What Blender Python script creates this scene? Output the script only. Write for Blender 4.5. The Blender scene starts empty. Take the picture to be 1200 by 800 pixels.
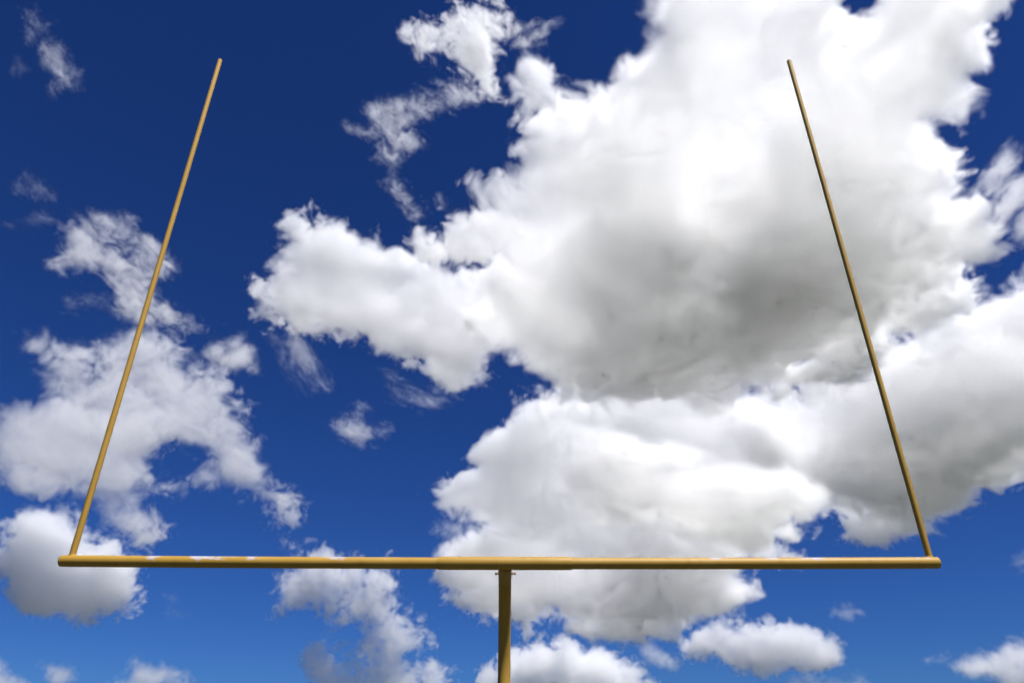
# American-football goal post against a blue sky with cumulus clouds.
import bpy, bmesh, math, zlib
import numpy as np
from mathutils import Vector, Matrix
R = math.radians
sc = bpy.context.scene

# ------------------------------------------------------------------ camera
F_PX = 851.0                      # focal length in pixels of the 1200 px wide photograph
PITCH = R(30.0)
EYE = np.array([0.0, 0.0, 1.6])
cam = bpy.data.cameras.new('camera')
cam_ob = bpy.data.objects.new('camera', cam)
sc.collection.objects.link(cam_ob)
cam.sensor_width = 36.0
cam.lens = 36.0 * F_PX / 1200.0
cam.clip_start = 0.1
cam.clip_end = 80000.0
cam_ob.location = EYE
cam_ob.rotation_euler = (R(90) + PITCH, 0, 0)
sc.camera = cam_ob

# ------------------------------------------------------------------ sky and sun
SUN_EL, SUN_AZ = R(61), R(138)    # azimuth clockwise from +Y (the viewing direction)
world = bpy.data.worlds.new('World')
sc.world = world
world.use_nodes = True
wn = world.node_tree
bg = wn.nodes['Background']
sky = wn.nodes.new('ShaderNodeTexSky')
sky.sky_type = 'NISHITA'
sky.sun_disc = False
sky.sun_elevation = SUN_EL
sky.sun_rotation = SUN_AZ
sky.altitude = 300
sky.air_density = 1.0
sky.dust_density = 0.0
sky.ozone_density = 3.0
gam = wn.nodes.new('ShaderNodeGamma')              # deep, polarised-looking blue, the same all round
gam.inputs['Gamma'].default_value = 1.12
tint = wn.nodes.new('ShaderNodeMix')
tint.data_type = 'RGBA'; tint.blend_type = 'MULTIPLY'
tint.inputs['Factor'].default_value = 1.0
tint.inputs['B'].default_value = (.15, .325, .715, 1)
wn.links.new(sky.outputs[0], gam.inputs['Color'])
wn.links.new(gam.outputs[0], tint.inputs['A'])
wn.links.new(tint.outputs['Result'], bg.inputs['Color'])
bg.inputs['Strength'].default_value = 0.05

sun = bpy.data.lights.new('sun', 'SUN')
sun.energy = 5.0
sun.angle = R(0.5)
sun.color = (1.0, 0.975, 0.94)
sun_ob = bpy.data.objects.new('sun', sun)
sc.collection.objects.link(sun_ob)
sun_dir = Vector((math.sin(SUN_AZ) * math.cos(SUN_EL), math.cos(SUN_AZ) * math.cos(SUN_EL), math.sin(SUN_EL)))
sun_ob.rotation_euler = sun_dir.to_track_quat('Z', 'Y').to_euler()
sun_ob.location = (0, -10, 30)

sc.view_settings.view_transform = 'Standard'
sc.view_settings.look = 'None'
sc.view_settings.gamma = 1.0
sc.view_settings.exposure = 0.62
sc.view_settings.use_curve_mapping = False
cy = sc.cycles
cy.max_bounces = 24
cy.volume_bounces = 24
cy.diffuse_bounces = 4
cy.volume_step_rate = 8.0
cy.volume_max_steps = 400
cy.use_adaptive_sampling = True
cy.adaptive_threshold = 0.075
cy.adaptive_min_samples = 8
cy.sample_clamp_indirect = 12.0
cy.use_denoising = True


# ------------------------------------------------------------------ helpers
def tag(o, label=None, cat=None, group=None, kind=None):
    if label: o['label'] = label
    if cat: o['category'] = cat
    if group: o['group'] = group
    if kind: o['kind'] = kind
    return o


def link(name, bm, mat, parent=None, smooth=True):
    me = bpy.data.meshes.new(name)
    bmesh.ops.recalc_face_normals(bm, faces=bm.faces)
    bm.to_mesh(me); bm.free()
    if smooth:
        for p in me.polygons: p.use_smooth = True
    if mat: me.materials.append(mat)
    o = bpy.data.objects.new(name, me)
    sc.collection.objects.link(o)
    if parent: o.parent = parent
    return o


# ------------------------------------------------------------------ materials
def paint_material(name, base, bands=()):
    """Old mustard gloss paint: faded patches, fine grime, and scuffs down to pale primer."""
    m = bpy.data.materials.new(name); m.use_nodes = True
    N, K = m.node_tree.nodes, m.node_tree.links
    b = N['Principled BSDF']
    tc = N.new('ShaderNodeTexCoord')

    def noise(scale, detail, vec=None, rough=.55):
        n = N.new('ShaderNodeTexNoise'); n.inputs['Scale'].default_value = scale
        n.inputs['Detail'].default_value = detail; n.inputs['Roughness'].default_value = rough
        K.new(vec or tc.outputs['Object'], n.inputs['Vector']); return n.outputs[0]

    def ramp(x, lo, hi):
        r = N.new('ShaderNodeMapRange'); r.interpolation_type = 'SMOOTHSTEP'
        r.inputs['From Min'].default_value = lo; r.inputs['From Max'].default_value = hi
        K.new(x, r.inputs['Value']); return r.outputs[0]

    def mix(f, a, c):
        x = N.new('ShaderNodeMix'); x.data_type = 'RGBA'
        for s, v in (('Factor', f), ('A', a), ('B', c)):
            if isinstance(v, (tuple, float)): x.inputs[s].default_value = v
            else: K.new(v, x.inputs[s])
        return x.outputs['Result']

    def math_(op, *a):
        x = N.new('ShaderNodeMath'); x.operation = op
        for i, v in enumerate(a):
            if isinstance(v, (int, float)): x.inputs[i].default_value = v
            else: K.new(v, x.inputs[i])
        return x.outputs[0]
    r_, g_, b_ = base
    faded = (r_ * 1.07, g_ * 1.1, b_ * 1.35, 1)
    col = mix(ramp(noise(2.3, 4), .42, .68), (r_, g_, b_, 1), faded)
    col = mix(ramp(noise(14, 5), .56, .75), col, (r_ * .87, g_ * .85, b_ * .8, 1))          # grime
    col = mix(ramp(noise(46, 3), .70, .76), col, (.10, .065, .03, 1))                       # small rust specks
    rough = .68
    if bands:
        sep = N.new('ShaderNodeSeparateXYZ'); K.new(tc.outputs['Object'], sep.inputs[0])
        tot = None
        for x0, hw, k in bands:
            d = math_('DIVIDE', math_('ABSOLUTE', math_('SUBTRACT', sep.outputs[0], x0)), hw)
            w = math_('MULTIPLY', math_('MAXIMUM', math_('SUBTRACT', 1.0, math_('MULTIPLY', d, d)), 0.0), k)
            tot = w if tot is None else math_('ADD', tot, w)
        mp = N.new('ShaderNodeMapping'); mp.inputs['Scale'].default_value = (13, 44, 44)
        K.new(tc.outputs['Object'], mp.inputs['Vector'])
        n = noise(1.0, 5, mp.outputs[0], .65)
        upper = ramp(sep.outputs[2], -.028, .03)                                            # worn along the top
        wear = ramp(math_('ADD', math_('MULTIPLY', math_('MULTIPLY', tot, upper), .27), n), .68, .80)
        col = mix(wear, col, (.40, .36, .36, 1))
        rr = N.new('ShaderNodeMix'); rr.inputs[2].default_value = .52; rr.inputs[3].default_value = .75
        K.new(wear, rr.inputs[0]); K.new(rr.outputs[0], b.inputs['Roughness'])
    else:
        b.inputs['Roughness'].default_value = rough
    b.inputs['Specular IOR Level'].default_value = .35
    K.new(col, b.inputs['Base Color'])
    bp = N.new('ShaderNodeBump'); bp.inputs['Strength'].default_value = .12; bp.inputs['Distance'].default_value = .004
    K.new(noise(60, 4), bp.inputs['Height']); K.new(bp.outputs[0], b.inputs['Normal'])
    return m


MUSTARD = (.36, .206, .026)
bar_paint = paint_material('scuffed_mustard_paint', MUSTARD,
                           [(-2.98, .09, 1), (-2.62, .1, .8), (-2.45, .25, 1), (-2.16, .1, 1.1), (-1.45, .17, 1.2), (-1.1, .12, .6), (1.72, .16, 1), (2.16, .08, 1),
                            (2.5, .16, 1.3), (2.72, .1, .7), (3.36, .05, .8), (3.46, .05, .9)])
post_paint = paint_material('mustard_paint', MUSTARD)
steel = bpy.data.materials.new('rusty_bolt_steel'); steel.use_nodes = True
sb = steel.node_tree.nodes['Principled BSDF']
sn = steel.node_tree.nodes.new('ShaderNodeTexNoise'); sn.inputs['Scale'].default_value = 90
sr = steel.node_tree.nodes.new('ShaderNodeValToRGB')
sr.color_ramp.elements[0].color = (.12, .06, .025, 1); sr.color_ramp.elements[1].color = (.34, .19, .07, 1)
steel.node_tree.links.new(sn.outputs[0], sr.inputs[0]); steel.node_tree.links.new(sr.outputs[0], sb.inputs['Base Color'])
sb.inputs['Roughness'].default_value = .7; sb.inputs['Metallic'].default_value = .3

turf = bpy.data.materials.new('turf'); turf.use_nodes = True
tn, tk = turf.node_tree.nodes, turf.node_tree.links
tb = tn['Principled BSDF']; tb.inputs['Roughness'].default_value = .9
tco = tn.new('ShaderNodeTexCoord')
t1 = tn.new('ShaderNodeTexNoise'); t1.inputs['Scale'].default_value = .35; t1.inputs['Detail'].default_value = 6
t2 = tn.new('ShaderNodeTexNoise'); t2.inputs['Scale'].default_value = 40; t2.inputs['Detail'].default_value = 4
tr = tn.new('ShaderNodeValToRGB')
tr.color_ramp.elements[0].position = .3; tr.color_ramp.elements[0].color = (.027, .032, .016, 1)
tr.color_ramp.elements[1].position = .7; tr.color_ramp.elements[1].color = (.048, .049, .031, 1)
ta = tn.new('ShaderNodeMath'); ta.operation = 'MULTIPLY_ADD'; ta.inputs[1].default_value = .5
tm = tn.new('ShaderNodeMath'); tm.operation = 'MULTIPLY'; tm.inputs[1].default_value = .5
tk.new(tco.outputs['Object'], t1.inputs['Vector']); tk.new(tco.outputs['Object'], t2.inputs['Vector'])
tk.new(t2.outputs[0], tm.inputs[0]); tk.new(t1.outputs[0], ta.inputs[0]); tk.new(tm.outputs[0], ta.inputs[2])
tk.new(ta.outputs[0], tr.inputs[0]); tk.new(tr.outputs[0], tb.inputs['Base Color'])
tbp = tn.new('ShaderNodeBump'); tbp.inputs['Strength'].default_value = .6; tk.new(t2.outputs[0], tbp.inputs['Height']); tk.new(tbp.outputs[0], tb.inputs['Normal'])

# ------------------------------------------------------------------ ground
bm = bmesh.new()
rings = [0, 4, 12, 40, 150, 600, 3000, 20000]
prev = None
for r in rings:
    cur = [bm.verts.new((r * math.cos(a * math.tau / 48), r * math.sin(a * math.tau / 48), 0)) for a in range(48)] if r else [bm.verts.new((0, 0, 0))]
    if prev:
        for a in range(48):
            b2 = (a + 1) % 48
            bm.faces.new((prev[0], cur[a], cur[b2]) if len(prev) == 1 else (prev[a], cur[a], cur[b2], prev[b2]))
    prev = cur
tag(link('ground', bm, turf, smooth=False), kind='structure')


# ------------------------------------------------------------------ goal post
def tube(path, radius, seg=32, cap=True, bevel=0.0):
    """A pipe along a list of points (with rounded ends when bevel > 0)."""
    bm = bmesh.new()
    pts = [Vector(p) for p in path]
    radii = [radius] * len(pts)
    if bevel:
        d0 = (pts[1] - pts[0]).normalized(); d1 = (pts[-1] - pts[-2]).normalized()
        prof = [(bevel * (1 - math.cos(t)), radius - bevel + bevel * math.sin(t)) for t in [k / 5 * math.pi / 2 for k in range(6)]]
        head = [pts[0] + d0 * o for o, _ in prof]; tail = [pts[-1] - d1 * o for o, _ in reversed(prof)]
        radii = [r for _, r in prof] + [radius] * (len(pts) - 2) + [r for _, r in reversed(prof)]
        pts = head + pts[1:-1] + tail
    ref = Vector((0, 0, 1)) if abs((pts[-1] - pts[0]).normalized().z) < .9 else Vector((1, 0, 0))
    loops = []
    for i, p in enumerate(pts):
        a, b = pts[max(0, i - 1)], pts[min(len(pts) - 1, i + 1)]
        d = (b - a).normalized()
        u = ref - d * ref.dot(d)
        if u.length < .2: u = Vector((0, 1, 0)) - d * d.y
        u.normalize(); v = d.cross(u)
        loops.append([bm.verts.new(p + radii[i] * (math.cos(t) * u + math.sin(t) * v)) for t in [k * math.tau / seg for k in range(seg)]])
        ref = u
    for A, B in zip(loops, loops[1:]):
        for k in range(seg):
            bm.faces.new((A[k], A[(k + 1) % seg], B[(k + 1) % seg], B[k]))
    if cap:
        bm.faces.new(loops[0]); bm.faces.new(loops[-1])
    return bm


def shade(o, ang=40):
    me = o.data
    for p in me.polygons: p.use_smooth = True
    try: me.set_sharp_from_angle(angle=R(ang))
    except Exception: pass
    return o


BAR_Y, BAR_Z = 6.15, 3.035
XL, XR, XC = -3.762, 3.55, -.057
POST_Y = 7.27
goal = bpy.data.objects.new('goal_post', None)
sc.collection.objects.link(goal)
goal.location = (XC, POST_Y, 0)
tag(goal, 'mustard yellow steel football goal post with two tall uprights on a curved neck', 'goal post')


def sag(x):
    return -.0021 * x - .012 * (1 - ((x + .1) / 3.65) ** 2)       # slightly out of level, slightly bowed


def loc(x, y, z): return (x - XC, y - POST_Y, z)


path = [loc(XL + (XR - XL) * k / 24, BAR_Y, BAR_Z + sag(XL + (XR - XL) * k / 24)) for k in range(25)]
bar = shade(link('crossbar', tube([Vector(p) - Vector(loc(0, BAR_Y, BAR_Z)) for p in path], .0465, 40, True, .014), bar_paint, goal))
bar.location = loc(0, BAR_Y, BAR_Z)
sx0, sx1 = -.612, .495
sleeve = shade(link('sleeve', tube([(sx0 + (sx1 - sx0) * k / 6, 0, sag(sx0 + (sx1 - sx0) * k / 6)) for k in range(7)], .0528, 40, True, .003), bar_paint, bar))
weld_bm = tube([(XC - .075, 0, 0), (XC - .073, 0, 0)], .054, 32)
w = shade(link('weld_seam', weld_bm, steel, bar)); w.location = (0, 0, sag(0))

UP_H = 6.16
for ux, dx in ((-3.676, .0), (3.484, .0)):
    base = BAR_Z + sag(ux) + .036
    up = shade(link('upright', tube([(0, 0, 0), (0, 0, UP_H / 3), (dx, 0, UP_H * 2 / 3), (dx, 0, UP_H)], .0265, 28, True, .004), post_paint, goal))
    up.location = loc(ux, BAR_Y, base)
    # fillet weld round the foot
    bm = bmesh.new()
    seg = 28; prof = [(.026, .010), (.0285, .007), (.031, .003), (.032, .0), (.032, -.006), (.026, -.006)]
    rows = [[bm.verts.new((r * math.cos(a * math.tau / seg), r * math.sin(a * math.tau / seg),
                           z - .0465 + math.sqrt(max(0, .0465 ** 2 - (r * math.sin(a * math.tau / seg)) ** 2)) + .0105)) for a in range(seg)] for r, z in prof]
    for A, B in zip(rows, rows[1:]):
        for a in range(seg): bm.faces.new((A[a], A[(a + 1) % seg], B[(a + 1) % seg], B[a]))
    shade(link('weld', bm, post_paint, up), 80)

# curved neck: back from the bar, round a wide bend and down to the ground
NZ, BR = BAR_Z - .022, .82
pts = [loc(XC, BAR_Y + .02, NZ)]
for k in range(1, 4): pts.append(loc(XC - .001 * k, BAR_Y + .02 + (POST_Y - BR - BAR_Y - .02) * k / 4, NZ))
for k in range(19):
    a = k / 18 * math.pi / 2
    pts.append(loc(XC - .004 - .012 * k / 18, POST_Y - BR + BR * math.sin(a), NZ - BR + BR * math.cos(a)))
for z in (1.7, 1.1, .5, -.25): pts.append(loc(XC - .016, POST_Y, z))
neck = shade(link('gooseneck', tube(pts, .057, 40), post_paint, goal))
for s in (-1, 1):
    bm = bmesh.new()
    def hexa(x0, x1, r, n):
        A = [bm.verts.new((x0 * s, r * math.cos(k * math.tau / n), r * math.sin(k * math.tau / n))) for k in range(n)]
        B = [bm.verts.new((x1 * s, r * math.cos(k * math.tau / n), r * math.sin(k * math.tau / n))) for k in range(n)]
        for k in range(n): bm.faces.new((A[k], A[(k + 1) % n], B[(k + 1) % n], B[k]))
        bm.faces.new(A); bm.faces.new(B)
    hexa(.045, .092, .0075, 12); hexa(.0555, .0625, .0145, 6); hexa(.076, .087, .013, 6)
    bo = link('bolt', bm, steel, neck, smooth=False)
    bo.location = loc(XC, BAR_Y + .33, NZ - .002)
    bo.rotation_euler = (.3 * s, 0, R(-4) * s)
bm = bmesh.new()
prof = [(.057, .075), (.064, .07), (.066, .02), (.12, .016), (.15, .0), (.15, -.02)]
rows = [[bm.verts.new((r * math.cos(a * math.tau / 32), r * math.sin(a * math.tau / 32), z)) for a in range(32)] for r, z in prof]
for A, B in zip(rows, rows[1:]):
    for a in range(32): bm.faces.new((A[a], A[(a + 1) % 32], B[(a + 1) % 32], B[a]))
col_ = shade(link('ground_collar', bm, post_paint, goal)); col_.location = (-.016, 0, .004)



# ------------------------------------------------------------------ clouds
def raydir(px, py):
    x = (np.asarray(px, float) - 600) / F_PX
    y = (400 - np.asarray(py, float)) / F_PX
    d = np.stack([x, math.cos(PITCH) - y * math.sin(PITCH), math.sin(PITCH) + y * math.cos(PITCH)], -1)
    return d / np.linalg.norm(d, axis=-1, keepdims=True)


def project(p):
    q = p - EYE
    zc = np.maximum(q[..., 1] * math.cos(PITCH) + q[..., 2] * math.sin(PITCH), 1.0)
    yc = -q[..., 1] * math.sin(PITCH) + q[..., 2] * math.cos(PITCH)
    return 600 + F_PX * q[..., 0] / zc, 400 - F_PX * yc / zc


def sdpoly(u, v, poly):
    d2 = np.full(u.shape, 1e12)
    ins = np.zeros(u.shape, bool)
    n = len(poly)
    for i in range(n):
        ax, ay = poly[i]; bx, by = poly[(i + 1) % n]
        ex, ey = bx - ax, by - ay
        wx, wy = u - ax, v - ay
        t = np.clip((wx * ex + wy * ey) / (ex * ex + ey * ey + 1e-9), 0, 1)
        d2 = np.minimum(d2, (wx - t * ex) ** 2 + (wy - t * ey) ** 2)
        if ey != 0:
            ins ^= ((ay > v) != (by > v)) & (u < ex * (v - ay) / ey + ax)
    d = np.sqrt(d2)
    return np.where(ins, d, -d)


cloud_mat = bpy.data.materials.new('cloud_droplets')
cloud_mat.use_nodes = True
cn = cloud_mat.node_tree.nodes
cn.clear()
out = cn.new('ShaderNodeOutputMaterial')
vs = cn.new('ShaderNodeVolumeScatter')
vs.inputs['Color'].default_value = (1, 1, 1, 1)
vs.inputs['Anisotropy'].default_value = 0.4
at = cn.new('ShaderNodeAttribute'); at.attribute_name = 'density'
cloud_mat.node_tree.links.new(at.outputs['Fac'], vs.inputs['Density'])
cloud_mat.node_tree.links.new(vs.outputs[0], out.inputs['Volume'])
cloud_mat.cycles.volume_sampling = 'DISTANCE'

H_LAYER = 1100.0                  # height of the cloud layer, metres
VOX = 1.6                         # voxel edge, in photograph pixels at the cloud's range


def density_group(name, holder, mn, mx, lat, res, amp, wl, sigma, soft, seed, fine, stir, calm, veil, streak):
    g = bpy.data.node_groups.new(name, 'GeometryNodeTree')
    N, K = g.nodes, g.links
    g.interface.new_socket('Geometry', in_out='INPUT', socket_type='NodeSocketGeometry')
    g.interface.new_socket('Geometry', in_out='OUTPUT', socket_type='NodeSocketGeometry')
    go = N.new('NodeGroupOutput')
    oi = N.new('GeometryNodeObjectInfo')
    oi.inputs['Object'].default_value = holder
    geo = oi.outputs['Geometry']

    def m(op, *args):
        x = N.new('ShaderNodeMath'); x.operation = op
        for i, y in enumerate(args):
            if isinstance(y, (int, float)): x.inputs[i].default_value = y
            else: K.new(y, x.inputs[i])
        return x.outputs[0]

    pos = N.new('GeometryNodeInputPosition').outputs[0]
    sep = N.new('ShaderNodeSeparateXYZ'); K.new(pos, sep.inputs[0])
    i0, fr = [], []
    for i in range(3):
        x = m('MULTIPLY', m('SUBTRACT', sep.outputs[i], float(mn[i])), float((lat[i] - 1) / (mx[i] - mn[i])))
        x = m('MINIMUM', m('MAXIMUM', x, 0.0), lat[i] - 1.001)
        fl = m('FLOOR', x); i0.append(fl); fr.append(m('SUBTRACT', x, fl))
    base = m('ADD', m('MULTIPLY', m('ADD', m('MULTIPLY', i0[0], float(lat[1])), i0[1]), float(lat[2])), i0[2])

    def named(name):
        na = N.new('GeometryNodeInputNamedAttribute'); na.data_type = 'FLOAT'
        na.inputs[0].default_value = name
        return na.outputs[0]

    def samp(off, attr):
        si = N.new('GeometryNodeSampleIndex'); si.data_type = 'FLOAT'; si.domain = 'POINT'
        K.new(geo, si.inputs['Geometry']); K.new(attr, si.inputs['Value'])
        K.new(m('ADD', base, float(off)), si.inputs['Index'])
        return si.outputs[0]

    def lerp(a, b, t): return m('MULTIPLY_ADD', m('SUBTRACT', b, a), t, a)

    def field(attr):
        z = [[None] * 2, [None] * 2]
        for a in (0, 1):
            for b in (0, 1):
                o = a * lat[1] * lat[2] + b * lat[2]
                z[a][b] = lerp(samp(o, attr), samp(o + 1, attr), fr[2])
        return lerp(lerp(z[0][0], z[0][1], fr[1]), lerp(z[1][0], z[1][1], fr[1]), fr[0])
    tot = field(named('shape'))
    rough_ = field(named('relief')) if calm else None

    def noise(scale, detail, rough, k):
        x = N.new('ShaderNodeTexNoise'); x.noise_dimensions = '3D'; x.normalize = False
        x.inputs['Scale'].default_value = scale
        x.inputs['Detail'].default_value = detail
        x.inputs['Roughness'].default_value = rough
        va = N.new('ShaderNodeVectorMath')
        va.inputs[1].default_value = ((seed * 7 + k) * 913.1 % 9000, (seed * 3 + k) * 377.7 % 9000, (seed + k) * 151.3 % 9000)
        K.new(pos, va.inputs[0]); K.new(va.outputs[0], x.inputs['Vector'])
        return x.outputs[0]
    # turbulence: the noise space itself is stirred
    wx = N.new('ShaderNodeTexNoise'); wx.noise_dimensions = '3D'; wx.normalize = False
    wx.inputs['Scale'].default_value = 1 / (wl * .55); wx.inputs['Detail'].default_value = 1.5
    K.new(pos, wx.inputs['Vector'])
    vm = N.new('ShaderNodeVectorMath'); vm.operation = 'MULTIPLY_ADD'
    K.new(wx.outputs[1], vm.inputs[0]); vm.inputs[1].default_value = (wl * stir,) * 3; K.new(pos, vm.inputs[2])
    pos = vm.outputs[0]
    if streak:                                                # wisps drawn out by the wind
        vr = N.new('ShaderNodeVectorRotate'); vr.rotation_type = 'Z_AXIS'
        vr.inputs['Angle'].default_value = R(streak[0]); K.new(pos, vr.inputs['Vector'])
        vx = N.new('ShaderNodeVectorMath'); vx.operation = 'MULTIPLY'
        vx.inputs[1].default_value = (1 / streak[1], 1.25, 1.25); K.new(vr.outputs[0], vx.inputs[0])
        pos = vx.outputs[0]
    # rounded billows: folded noise bulges outwards, creases run inwards
    tot = m('MULTIPLY_ADD', noise(1 / (wl * 1.7), 1, .5, 7), amp * .8, tot)
    a, l = 1.9, wl
    rel = None
    for k in range(4):
        b = m('SUBTRACT', m('ABSOLUTE', noise(1 / l, 0, .5, k)), .2)
        rel = m('MULTIPLY', b, a) if rel is None else m('MULTIPLY_ADD', b, a, rel)
        a *= .66; l *= .46
    # frayed edge
    rel = m('MULTIPLY_ADD', noise(1 / (wl * .2), 3, .55 if streak else .66, 9), fine, rel)
    if calm: rel = m('MULTIPLY', rel, rough_)
    tot = m('MULTIPLY_ADD', rel, amp, tot)
    ramp = m('MULTIPLY', m('SUBTRACT', 2.0, rough_), soft) if calm else soft
    den = m('MULTIPLY', m('POWER', m('MINIMUM', m('MAXIMUM', m('DIVIDE', tot, ramp), 0.0), 1.0), veil), sigma)
    vc = N.new('GeometryNodeVolumeCube'); K.new(den, vc.inputs['Density'])
    vc.inputs['Min'].default_value = mn; vc.inputs['Max'].default_value = mx
    for i, k in enumerate(('Resolution X', 'Resolution Y', 'Resolution Z')): vc.inputs[k].default_value = res[i]
    sm = N.new('GeometryNodeSetMaterial'); sm.inputs['Material'].default_value = cloud_mat
    K.new(vc.outputs[0], sm.inputs[0]); K.new(sm.outputs[0], go.inputs[0])
    return g


def cloud(label, poly, tilt=0.4, up=60, down=25, rim=40, amp=14, wl=60, sigma=.06, soft=10, fine=.5, stir=.16, calm=0, veil=1.6, streak=None, holes=(), bulges=(), group=None, rng=None, again=None):
    """A cumulus cloud: outline in photograph pixels, thickness and relief given in the same
    pixels at the cloud's range and turned into metres; tilt 1 = flat layer, 0 = upright."""
    seed = zlib.crc32(label.encode()) % 997 + (0 if again is None else again)
    poly = np.array(poly, float)
    lo, hi = poly.min(0), poly.max(0)
    cx, cy_ = (lo + hi) / 2
    vd = raydir(cx, cy_)
    R0 = rng or min(H_LAYER / max(vd[2], .05), 6500.0)
    s = R0 / F_PX                                             # metres per photograph pixel
    c0 = EYE + vd * R0
    upv = np.array([0, 0, 1.0])
    nrm = vd * (1 - tilt) + upv * tilt
    nrm /= np.linalg.norm(nrm)
    ex = np.cross(vd, upv); ex /= np.linalg.norm(ex)
    ey = np.cross(nrm, ex)
    Rm = np.stack([ex, ey, nrm], 1)
    dirs = raydir(poly[:, 0], poly[:, 1])
    rr = ((c0 - EYE) @ nrm) / (dirs @ nrm)
    P = EYE + dirs * rr[:, None]
    pad = amp * 1.1
    P = np.concatenate([P + nrm * (up + pad * .3) * s, P - nrm * (down + pad * .3) * s])
    L = (P - c0) @ Rm
    mn = L.min(0) - pad * s; mx = L.max(0) + pad * s
    lat = [int(np.clip((mx[i] - mn[i]) / s / 7, 8, 110)) for i in range(3)]
    res = [max(6, int((mx[i] - mn[i]) / s / VOX)) for i in range(3)]
    G = np.stack(np.meshgrid(*[np.linspace(mn[i], mx[i], lat[i]) for i in range(3)], indexing='ij'), -1).reshape(-1, 3)
    W = G @ Rm.T + c0
    u, v = project(W)
    D = sdpoly(u, v, poly) + .32 * amp                        # the relief eats into the outline
    for hx, hy, hr in holes:
        D = np.minimum(D, np.hypot(u - hx, v - hy) - hr)
    tt = ((W - c0) @ nrm) / s
    T = np.where(tt > 0, float(up), float(down))
    for bx, by, br, ku in bulges:                             # thicker (>1) or thinner (<1) places
        T = T * (1 + (ku - 1) * np.exp(-((u - bx) ** 2 + (v - by) ** 2) / br ** 2))
    q1 = np.maximum(rim - D, 0)
    q2 = np.abs(tt) * rim / T
    Fd = (rim - np.sqrt(q1 * q1 + q2 * q2)) * s
    me = bpy.data.meshes.new('cloud_shape')
    me.vertices.add(len(G))
    me.vertices.foreach_set('co', G.astype(np.float32).ravel())
    me.attributes.new('shape', 'FLOAT', 'POINT').data.foreach_set('value', Fd.astype(np.float32))
    # the smooth, evenly grey base of a broad cloud: relief fades away from its rim
    k = np.clip(D / max(calm, 1), 0, 1); k = k * k * (3 - 2 * k)
    # some stretches of the rim are crisp and lumpy, others soft
    mod = .78 + .34 * np.sin(u / 43 + 1.5 * np.sin(v / 61 + seed) + seed) * np.cos(v / 49 + 1.3 * np.sin(u / 71) + 2 * seed)
    me.attributes.new('relief', 'FLOAT', 'POINT').data.foreach_set('value', ((1 - .6 * k) * mod).astype(np.float32))
    holder = bpy.data.objects.new('cloud_shape', me)          # only read by the node group
    vol = bpy.data.volumes.new('cloud')
    vol.materials.append(cloud_mat)
    ob = bpy.data.objects.new('cloud', vol)
    sc.collection.objects.link(ob)
    M = np.eye(4); M[:3, :3] = Rm; M[:3, 3] = c0
    ob.matrix_world = Matrix(M.tolist())
    g = density_group('cloud_density', holder, mn, mx, lat, res, amp * s, wl * s, sigma / s, soft * 1.7 * s, seed, fine, stir, calm, veil, streak)
    ob.modifiers.new('density', 'NODES').node_group = g
    tag(ob, label, 'cloud', group or 'clouds drifting in the blue sky')

    return ob


cloud('huge white cumulus with a wide grey underside behind the right upright top',
      [(775, -40), (772, 40), (750, 68), (733, 77), (707, 97), (685, 108), (662, 104), (648, 86), (626, 78), (597, 108), (608, 135), (612, 165), (600, 178), (588, 195), (550, 210), (547, 230), (523, 263), (500, 290), (500, 330), (560, 400), (600, 430), (650, 455), (760, 480), (850, 475), (920, 440), (1000, 430), (1073, 395), (1110, 355), (1130, 305), (1170, 270), (1150, 237), (1107, 233), (1133, 197), (1120, 173), (1090, 143), (1127, 133), (1147, 117), (1133, 100), (1145, 67), (1143, 37), (1177, 20), (1200, -40)], tilt=.7, up=27, down=13, rim=60, amp=32, wl=100, sigma=0.116, soft=9.8, calm=90, holes=[(540, 328, 16), (1003, 2, 8)],
      bulges=[(720, 230, 80, 1.8), (770, 390, 115, 2.2), (940, 320, 125, 2.3), (1010, 370, 80, 1.2), (900, 220, 70, 1.3), (840, 300, 40, .75), (620, 240, 80, .65), (860, 60, 120, .75), (740, 480, 50, .55), (850, 475, 50, .55), (950, 430, 50, .55), (570, 370, 60, .7)])
cloud('rounded white cloud lobe jutting left from the huge cumulus',
      [(335, 267), (365, 262), (400, 268), (425, 285), (443, 262), (450, 290), (480, 292), (520, 300), (580, 330), (600, 380), (580, 427), (570, 443), (543, 453), (523, 447), (497, 427), (467, 413), (420, 393), (377, 383), (340, 395), (310, 373), (303, 343), (313, 313), (330, 287)], tilt=.55, up=17.5, down=9.5, rim=40, amp=20, wl=54, sigma=0.131, soft=6.3, calm=80)
cloud('broad cumulus bank crossing behind the crossbar right of its centre',
      [(650, 445), (617, 463), (600, 497), (570, 527), (547, 556), (523, 583), (540, 600), (563, 612), (543, 633), (527, 650), (517, 680), (523, 697), (547, 706), (580, 717), (613, 723), (640, 713), (690, 727), (720, 740), (747, 747), (800, 733), (833, 727), (867, 707), (885, 693), (873, 673), (917, 650), (900, 620), (930, 560), (930, 500), (880, 460), (760, 450)],
      tilt=.6, up=25, down=13, rim=50, amp=26, wl=66, sigma=0.123, soft=7.7, calm=100, rng=3600, bulges=[(770, 700, 75, 2.2), (700, 640, 60, .7), (620, 580, 80, .8)])
cloud('grey-bellied cloud in front of the broad bank just above the crossbar',
      [(640, 540), (665, 515), (700, 505), (740, 513), (800, 530), (860, 535), (930, 545), (975, 575), (950, 605), (910, 625), (880, 645), (830, 640), (780, 618), (720, 612), (670, 598), (640, 570)],
      tilt=.75, up=38, down=12.5, rim=40, amp=18, wl=70, sigma=0.123, soft=9.1, calm=45, rng=2600)
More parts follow.
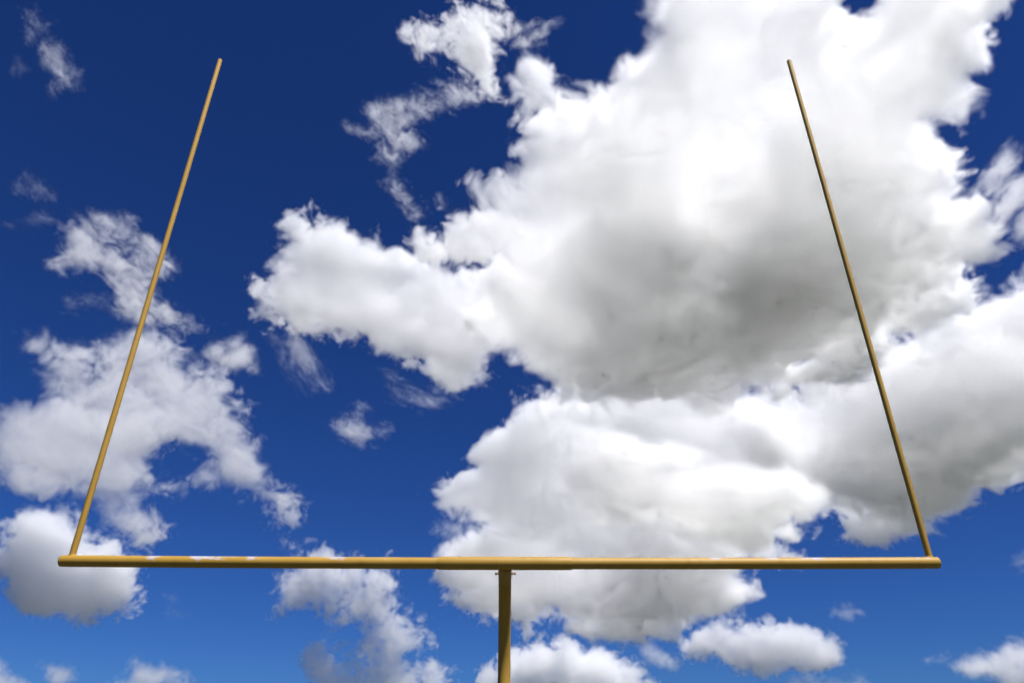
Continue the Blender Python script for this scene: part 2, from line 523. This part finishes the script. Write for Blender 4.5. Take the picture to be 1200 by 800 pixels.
cloud('long cloud bank reaching in behind the lower part of the right upright',
      [(860, 500), (900, 460), (960, 430), (1020, 420), (1080, 385), (1100, 365), (1150, 348), (1200, 330), (1260, 320), (1260, 530), (1200, 545), (1150, 572), (1113, 603), (1053, 613), (1020, 620), (990, 603), (920, 590), (870, 560)],
      tilt=.6, up=24, down=13, rim=48, amp=27, wl=68, sigma=0.123, soft=7.7, calm=90, rng=3300, bulges=[(1140, 520, 95, 3.0), (1000, 570, 60, 2.4), (940, 490, 50, .6)])
cloud('scrap of cloud clinging to the side of the broad bank above the crossbar', [(503, 627), (518, 610), (540, 610), (550, 622), (528, 634)], tilt=.4, up=9, down=7, rim=12, amp=8, wl=22, sigma=.07, fine=.7)
cloud('thin veil hanging below the jutting lobe', [(318, 392), (357, 398), (372, 425), (385, 455), (360, 462), (333, 430)], tilt=.5, up=9, down=7, rim=16, amp=10, wl=26, sigma=0.045, veil=2.1, streak=(-55, 2.2), fine=.9)
cloud('faint streaky wisps under the tip of the jutting lobe', [(450, 440), (472, 450), (500, 462), (525, 452), (527, 470), (495, 480), (462, 468)], tilt=.5, up=7, down=6, rim=11, amp=9, wl=22, sigma=0.045, veil=2.1, streak=(-25, 2.6), fine=.9)
cloud('low puffy cloud below the crossbar, right of the support post',
      [(803, 757), (820, 740), (837, 723), (863, 730), (897, 732), (933, 737), (947, 743), (973, 747), (985, 767), (967, 780), (927, 787), (893, 790), (860, 780), (827, 770)], tilt=.25, up=15.2, down=12.2, rim=24, amp=11, wl=28, sigma=0.145, soft=5)
cloud('heaped white cloud rising low beside the support post',
      [(570, 783), (600, 762), (617, 752), (640, 743), (663, 757), (683, 763), (713, 763), (737, 773), (753, 787), (770, 805), (770, 840), (570, 840)], tilt=.25, up=18.2, down=13.7, rim=28, amp=13, wl=30, sigma=0.145, soft=5)
cloud('small dull cloud between two brighter heaps under the crossbar',
      [(733, 757), (763, 747), (783, 763), (803, 770), (803, 787), (760, 783)], tilt=.2, up=14, down=10, rim=14, amp=7, wl=26, sigma=.1)
cloud('ragged cloud hanging below the crossbar left of the support post',
      [(327, 680), (347, 667), (370, 655), (420, 655), (450, 680), (470, 707), (480, 727), (500, 733), (503, 750), (483, 750), (473, 767), (493, 790), (507, 783), (523, 800), (540, 835), (380, 835), (367, 767), (387, 753), (400, 763), (423, 747), (433, 730), (407, 730), (377, 707), (333, 698)],
      tilt=.3, up=13.7, down=10.6, rim=26, amp=18, wl=40, soft=7, sigma=0.102, fine=.7)
cloud('plump cumulus with grey base behind the left end of the crossbar',
      [(10, 627), (20, 603), (43, 595), (63, 600), (87, 600), (107, 623), (133, 640), (157, 663), (163, 687), (147, 716), (130, 721), (97, 715), (80, 720), (30, 713), (0, 683), (-10, 660)], tilt=.3, up=21, down=17, rim=40, amp=18, wl=34, sigma=0.145, soft=5, calm=60)
cloud('ragged spreading cloud behind the lower half of the left upright',
      [(23, 397), (50, 397), (90, 413), (113, 435), (127, 410), (167, 390), (200, 407), (217, 427), (247, 450), (283, 480), (300, 513), (307, 543), (323, 570), (343, 593), (330, 611), (300, 600), (283, 580), (260, 570), (227, 566), (240, 545), (225, 525), (185, 520), (180, 543), (192, 563), (173, 586), (187, 620), (167, 643), (140, 633), (113, 606), (50, 583), (-20, 566), (-20, 490), (20, 473), (50, 465), (47, 440), (33, 417)], tilt=.6, up=15.2, down=9.88, rim=36, amp=19, wl=52, sigma=0.0798, soft=8.4, fine=.9, stir=.3, calm=70)
cloud('torn wispy cloud behind the middle of the left upright',
      [(75, 272), (100, 250), (130, 245), (160, 262), (190, 285), (200, 310), (188, 330), (190, 345), (215, 362), (257, 383), (248, 392), (210, 385), (167, 382), (140, 378), (132, 360), (135, 335), (118, 318), (90, 315), (62, 314), (80, 296)], tilt=.6, up=13, down=9, rim=20, amp=12, wl=36, sigma=0.085, veil=2.1, streak=(-35, 2.2), fine=1.0, stir=.3)
cloud('thin feathery streak left of the left upright', [(65, 352), (95, 342), (130, 345), (128, 364), (75, 366)], tilt=.5, up=8, down=6, rim=10, amp=6, wl=22, sigma=0.08, veil=2.1, streak=(5, 3), fine=1.0, stir=.3)
cloud('small flat wisp above the torn cloud by the left upright', [(5, 258), (50, 248), (72, 262), (40, 273)], tilt=.5, up=8, down=6, rim=9, amp=8, wl=22, sigma=0.09, veil=2.1, streak=(0, 3), fine=.5)
cloud('small soft cloud tucked between the left upright and the jutting lobe', [(238, 412), (267, 405), (280, 390), (300, 405), (300, 432), (258, 434)], tilt=.5, up=14, down=10, rim=15, amp=8, wl=26, sigma=.09)
cloud('little horned cloud alone in the blue right of the left upright', [(392, 500), (400, 485), (423, 470), (434, 495), (458, 505), (443, 516), (423, 525), (400, 514)], tilt=.4, up=10, down=8, rim=14, amp=7, wl=22, sigma=0.14, veil=2.1, streak=(-20, 1.8), fine=.8)
cloud('bright wedge-shaped cloud high up between both uprights',
      [(480, 43), (490, 25), (513, 21), (530, 5), (560, -3), (587, 11), (602, 23), (604, 40), (587, 60), (577, 77), (577, 108), (561, 106), (547, 87), (533, 70), (510, 63), (491, 72)], tilt=.6, up=12.2, down=7.6, rim=24, amp=13, wl=36, soft=7, sigma=0.131, fine=.9, stir=.25, veil=1.9, streak=(-40, 1.5))
cloud('torn scrap of cloud beside the bright wedge-shaped cloud', [(600, 18), (620, 28), (655, 25), (643, 43), (635, 65), (618, 62), (598, 52)], tilt=.6, up=8, down=7, rim=13, amp=9, wl=24, sigma=0.075, veil=2.1, streak=(25, 2.4), fine=1.0, stir=.3)
cloud('long twisted wisp trailing below the wedge-shaped cloud',
      [(400, 143), (433, 153), (428, 121), (463, 111), (500, 104), (547, 100), (584, 112), (547, 130), (513, 136), (480, 150), (499, 168), (472, 190), (467, 202), (480, 227), (500, 250), (484, 270), (464, 230), (446, 212), (458, 197), (434, 185), (455, 167), (430, 163), (405, 155)], tilt=.6, up=10, down=7, rim=14, amp=7, wl=30, sigma=0.09, veil=2.1, streak=(-30, 2.4), fine=1.2, stir=.35)
cloud('tiny wisp next to the long twisted wisp', [(505, 225), (521, 224), (528, 252), (512, 245)], tilt=.5, up=7, down=5, rim=8, amp=6, wl=18, sigma=0.09, veil=2.1, streak=(-60, 2), fine=.5)
cloud('thin ragged wisp high in the deep blue left of the left upright',
      [(22, 8), (42, 8), (50, 25), (70, 28), (56, 43), (74, 50), (79, 77), (99, 85), (98, 109), (80, 103), (67, 120), (53, 112), (60, 90), (44, 77), (47, 60), (34, 50), (32, 30)], tilt=.6, up=9, down=7, rim=11, amp=7, wl=26, sigma=0.085, veil=2.1, streak=(-55, 2.4), fine=1.2, stir=.35)
cloud('tiny faint puff beside the thin ragged high wisp', [(12, 78), (22, 65), (35, 82), (23, 91)], tilt=.5, up=6, down=5, rim=7, amp=6, wl=18, sigma=0.08, veil=2.1, streak=(-60, 2), fine=.5)
cloud('faint feathery puff in the blue, midway up left of the left upright', [(10, 213), (28, 198), (48, 211), (70, 233), (40, 240), (15, 226)], tilt=.5, up=8, down=6, rim=10, amp=7, wl=24, sigma=0.055, veil=2.1, streak=(-35, 2.6), fine=1.0, stir=.3)
cloud('two-lobed small cloud low below the left half of the crossbar', [(47, 777), (70, 780), (84, 774), (96, 790), (80, 806), (55, 800)], tilt=.2, up=12, down=9, rim=13, amp=7, wl=20, sigma=.13)
cloud('low cloud with a notch in its top, between the two-lobed and ragged clouds', [(122, 795), (150, 796), (158, 770), (173, 780), (187, 773), (220, 783), (224, 812), (120, 812)], tilt=.2, up=14, down=10, rim=15, amp=7, wl=22, sigma=.13)
cloud('faint broken puff under the crossbar beside the plump cumulus', [(184, 693), (207, 688), (215, 700), (203, 708), (225, 715), (223, 725), (193, 721), (196, 706)], tilt=.2, up=8, down=6, rim=9, amp=7, wl=20, sigma=0.07, veil=2.1, streak=(-10, 2), fine=.5)
cloud('white cloud top beside the two-lobed small cloud, farther from the support post', [(-30, 765), (2, 769), (13, 787), (38, 797), (38, 820), (-30, 820)], tilt=.2, up=14, down=10, rim=14, amp=6, wl=22, sigma=.14)
cloud('ragged low cloud far below the right end of the crossbar', [(1088, 770), (1120, 772), (1143, 777), (1163, 763), (1180, 746), (1200, 751), (1240, 755), (1240, 830), (1170, 815), (1160, 792), (1128, 789)], tilt=.25, up=18, down=14, rim=20, amp=9, wl=30, sigma=.11)
cloud('tiny flat cloud in the blue under the right half of the crossbar', [(970, 712), (987, 706), (1020, 718), (997, 726), (974, 724)], tilt=.2, up=12, down=7, rim=9, amp=5, wl=18, sigma=.17)
cloud('small faint cloud beyond the right end of the crossbar', [(1180, 653), (1197, 641), (1230, 645), (1230, 690), (1195, 673)], tilt=.3, up=10, down=8, rim=13, amp=8, wl=22, sigma=0.08, veil=2.1, streak=(20, 2))
cloud('torn wisps beside the huge cumulus, right of the right upright', [(1150, 232), (1165, 205), (1179, 180), (1186, 195), (1175, 215), (1200, 210), (1240, 215), (1240, 300), (1195, 290), (1175, 262)], tilt=.6, up=12, down=9, rim=16, amp=14, wl=34, sigma=0.075, veil=2.1, streak=(40, 2.4), fine=.5)
cloud('low cloud peeping up under the puffy cloud right of the support post', [(915, 800), (945, 785), (985, 795), (1005, 790), (1030, 805), (1030, 830), (915, 830)], tilt=.2, up=14, down=10, rim=15, amp=7, wl=22, sigma=.08)
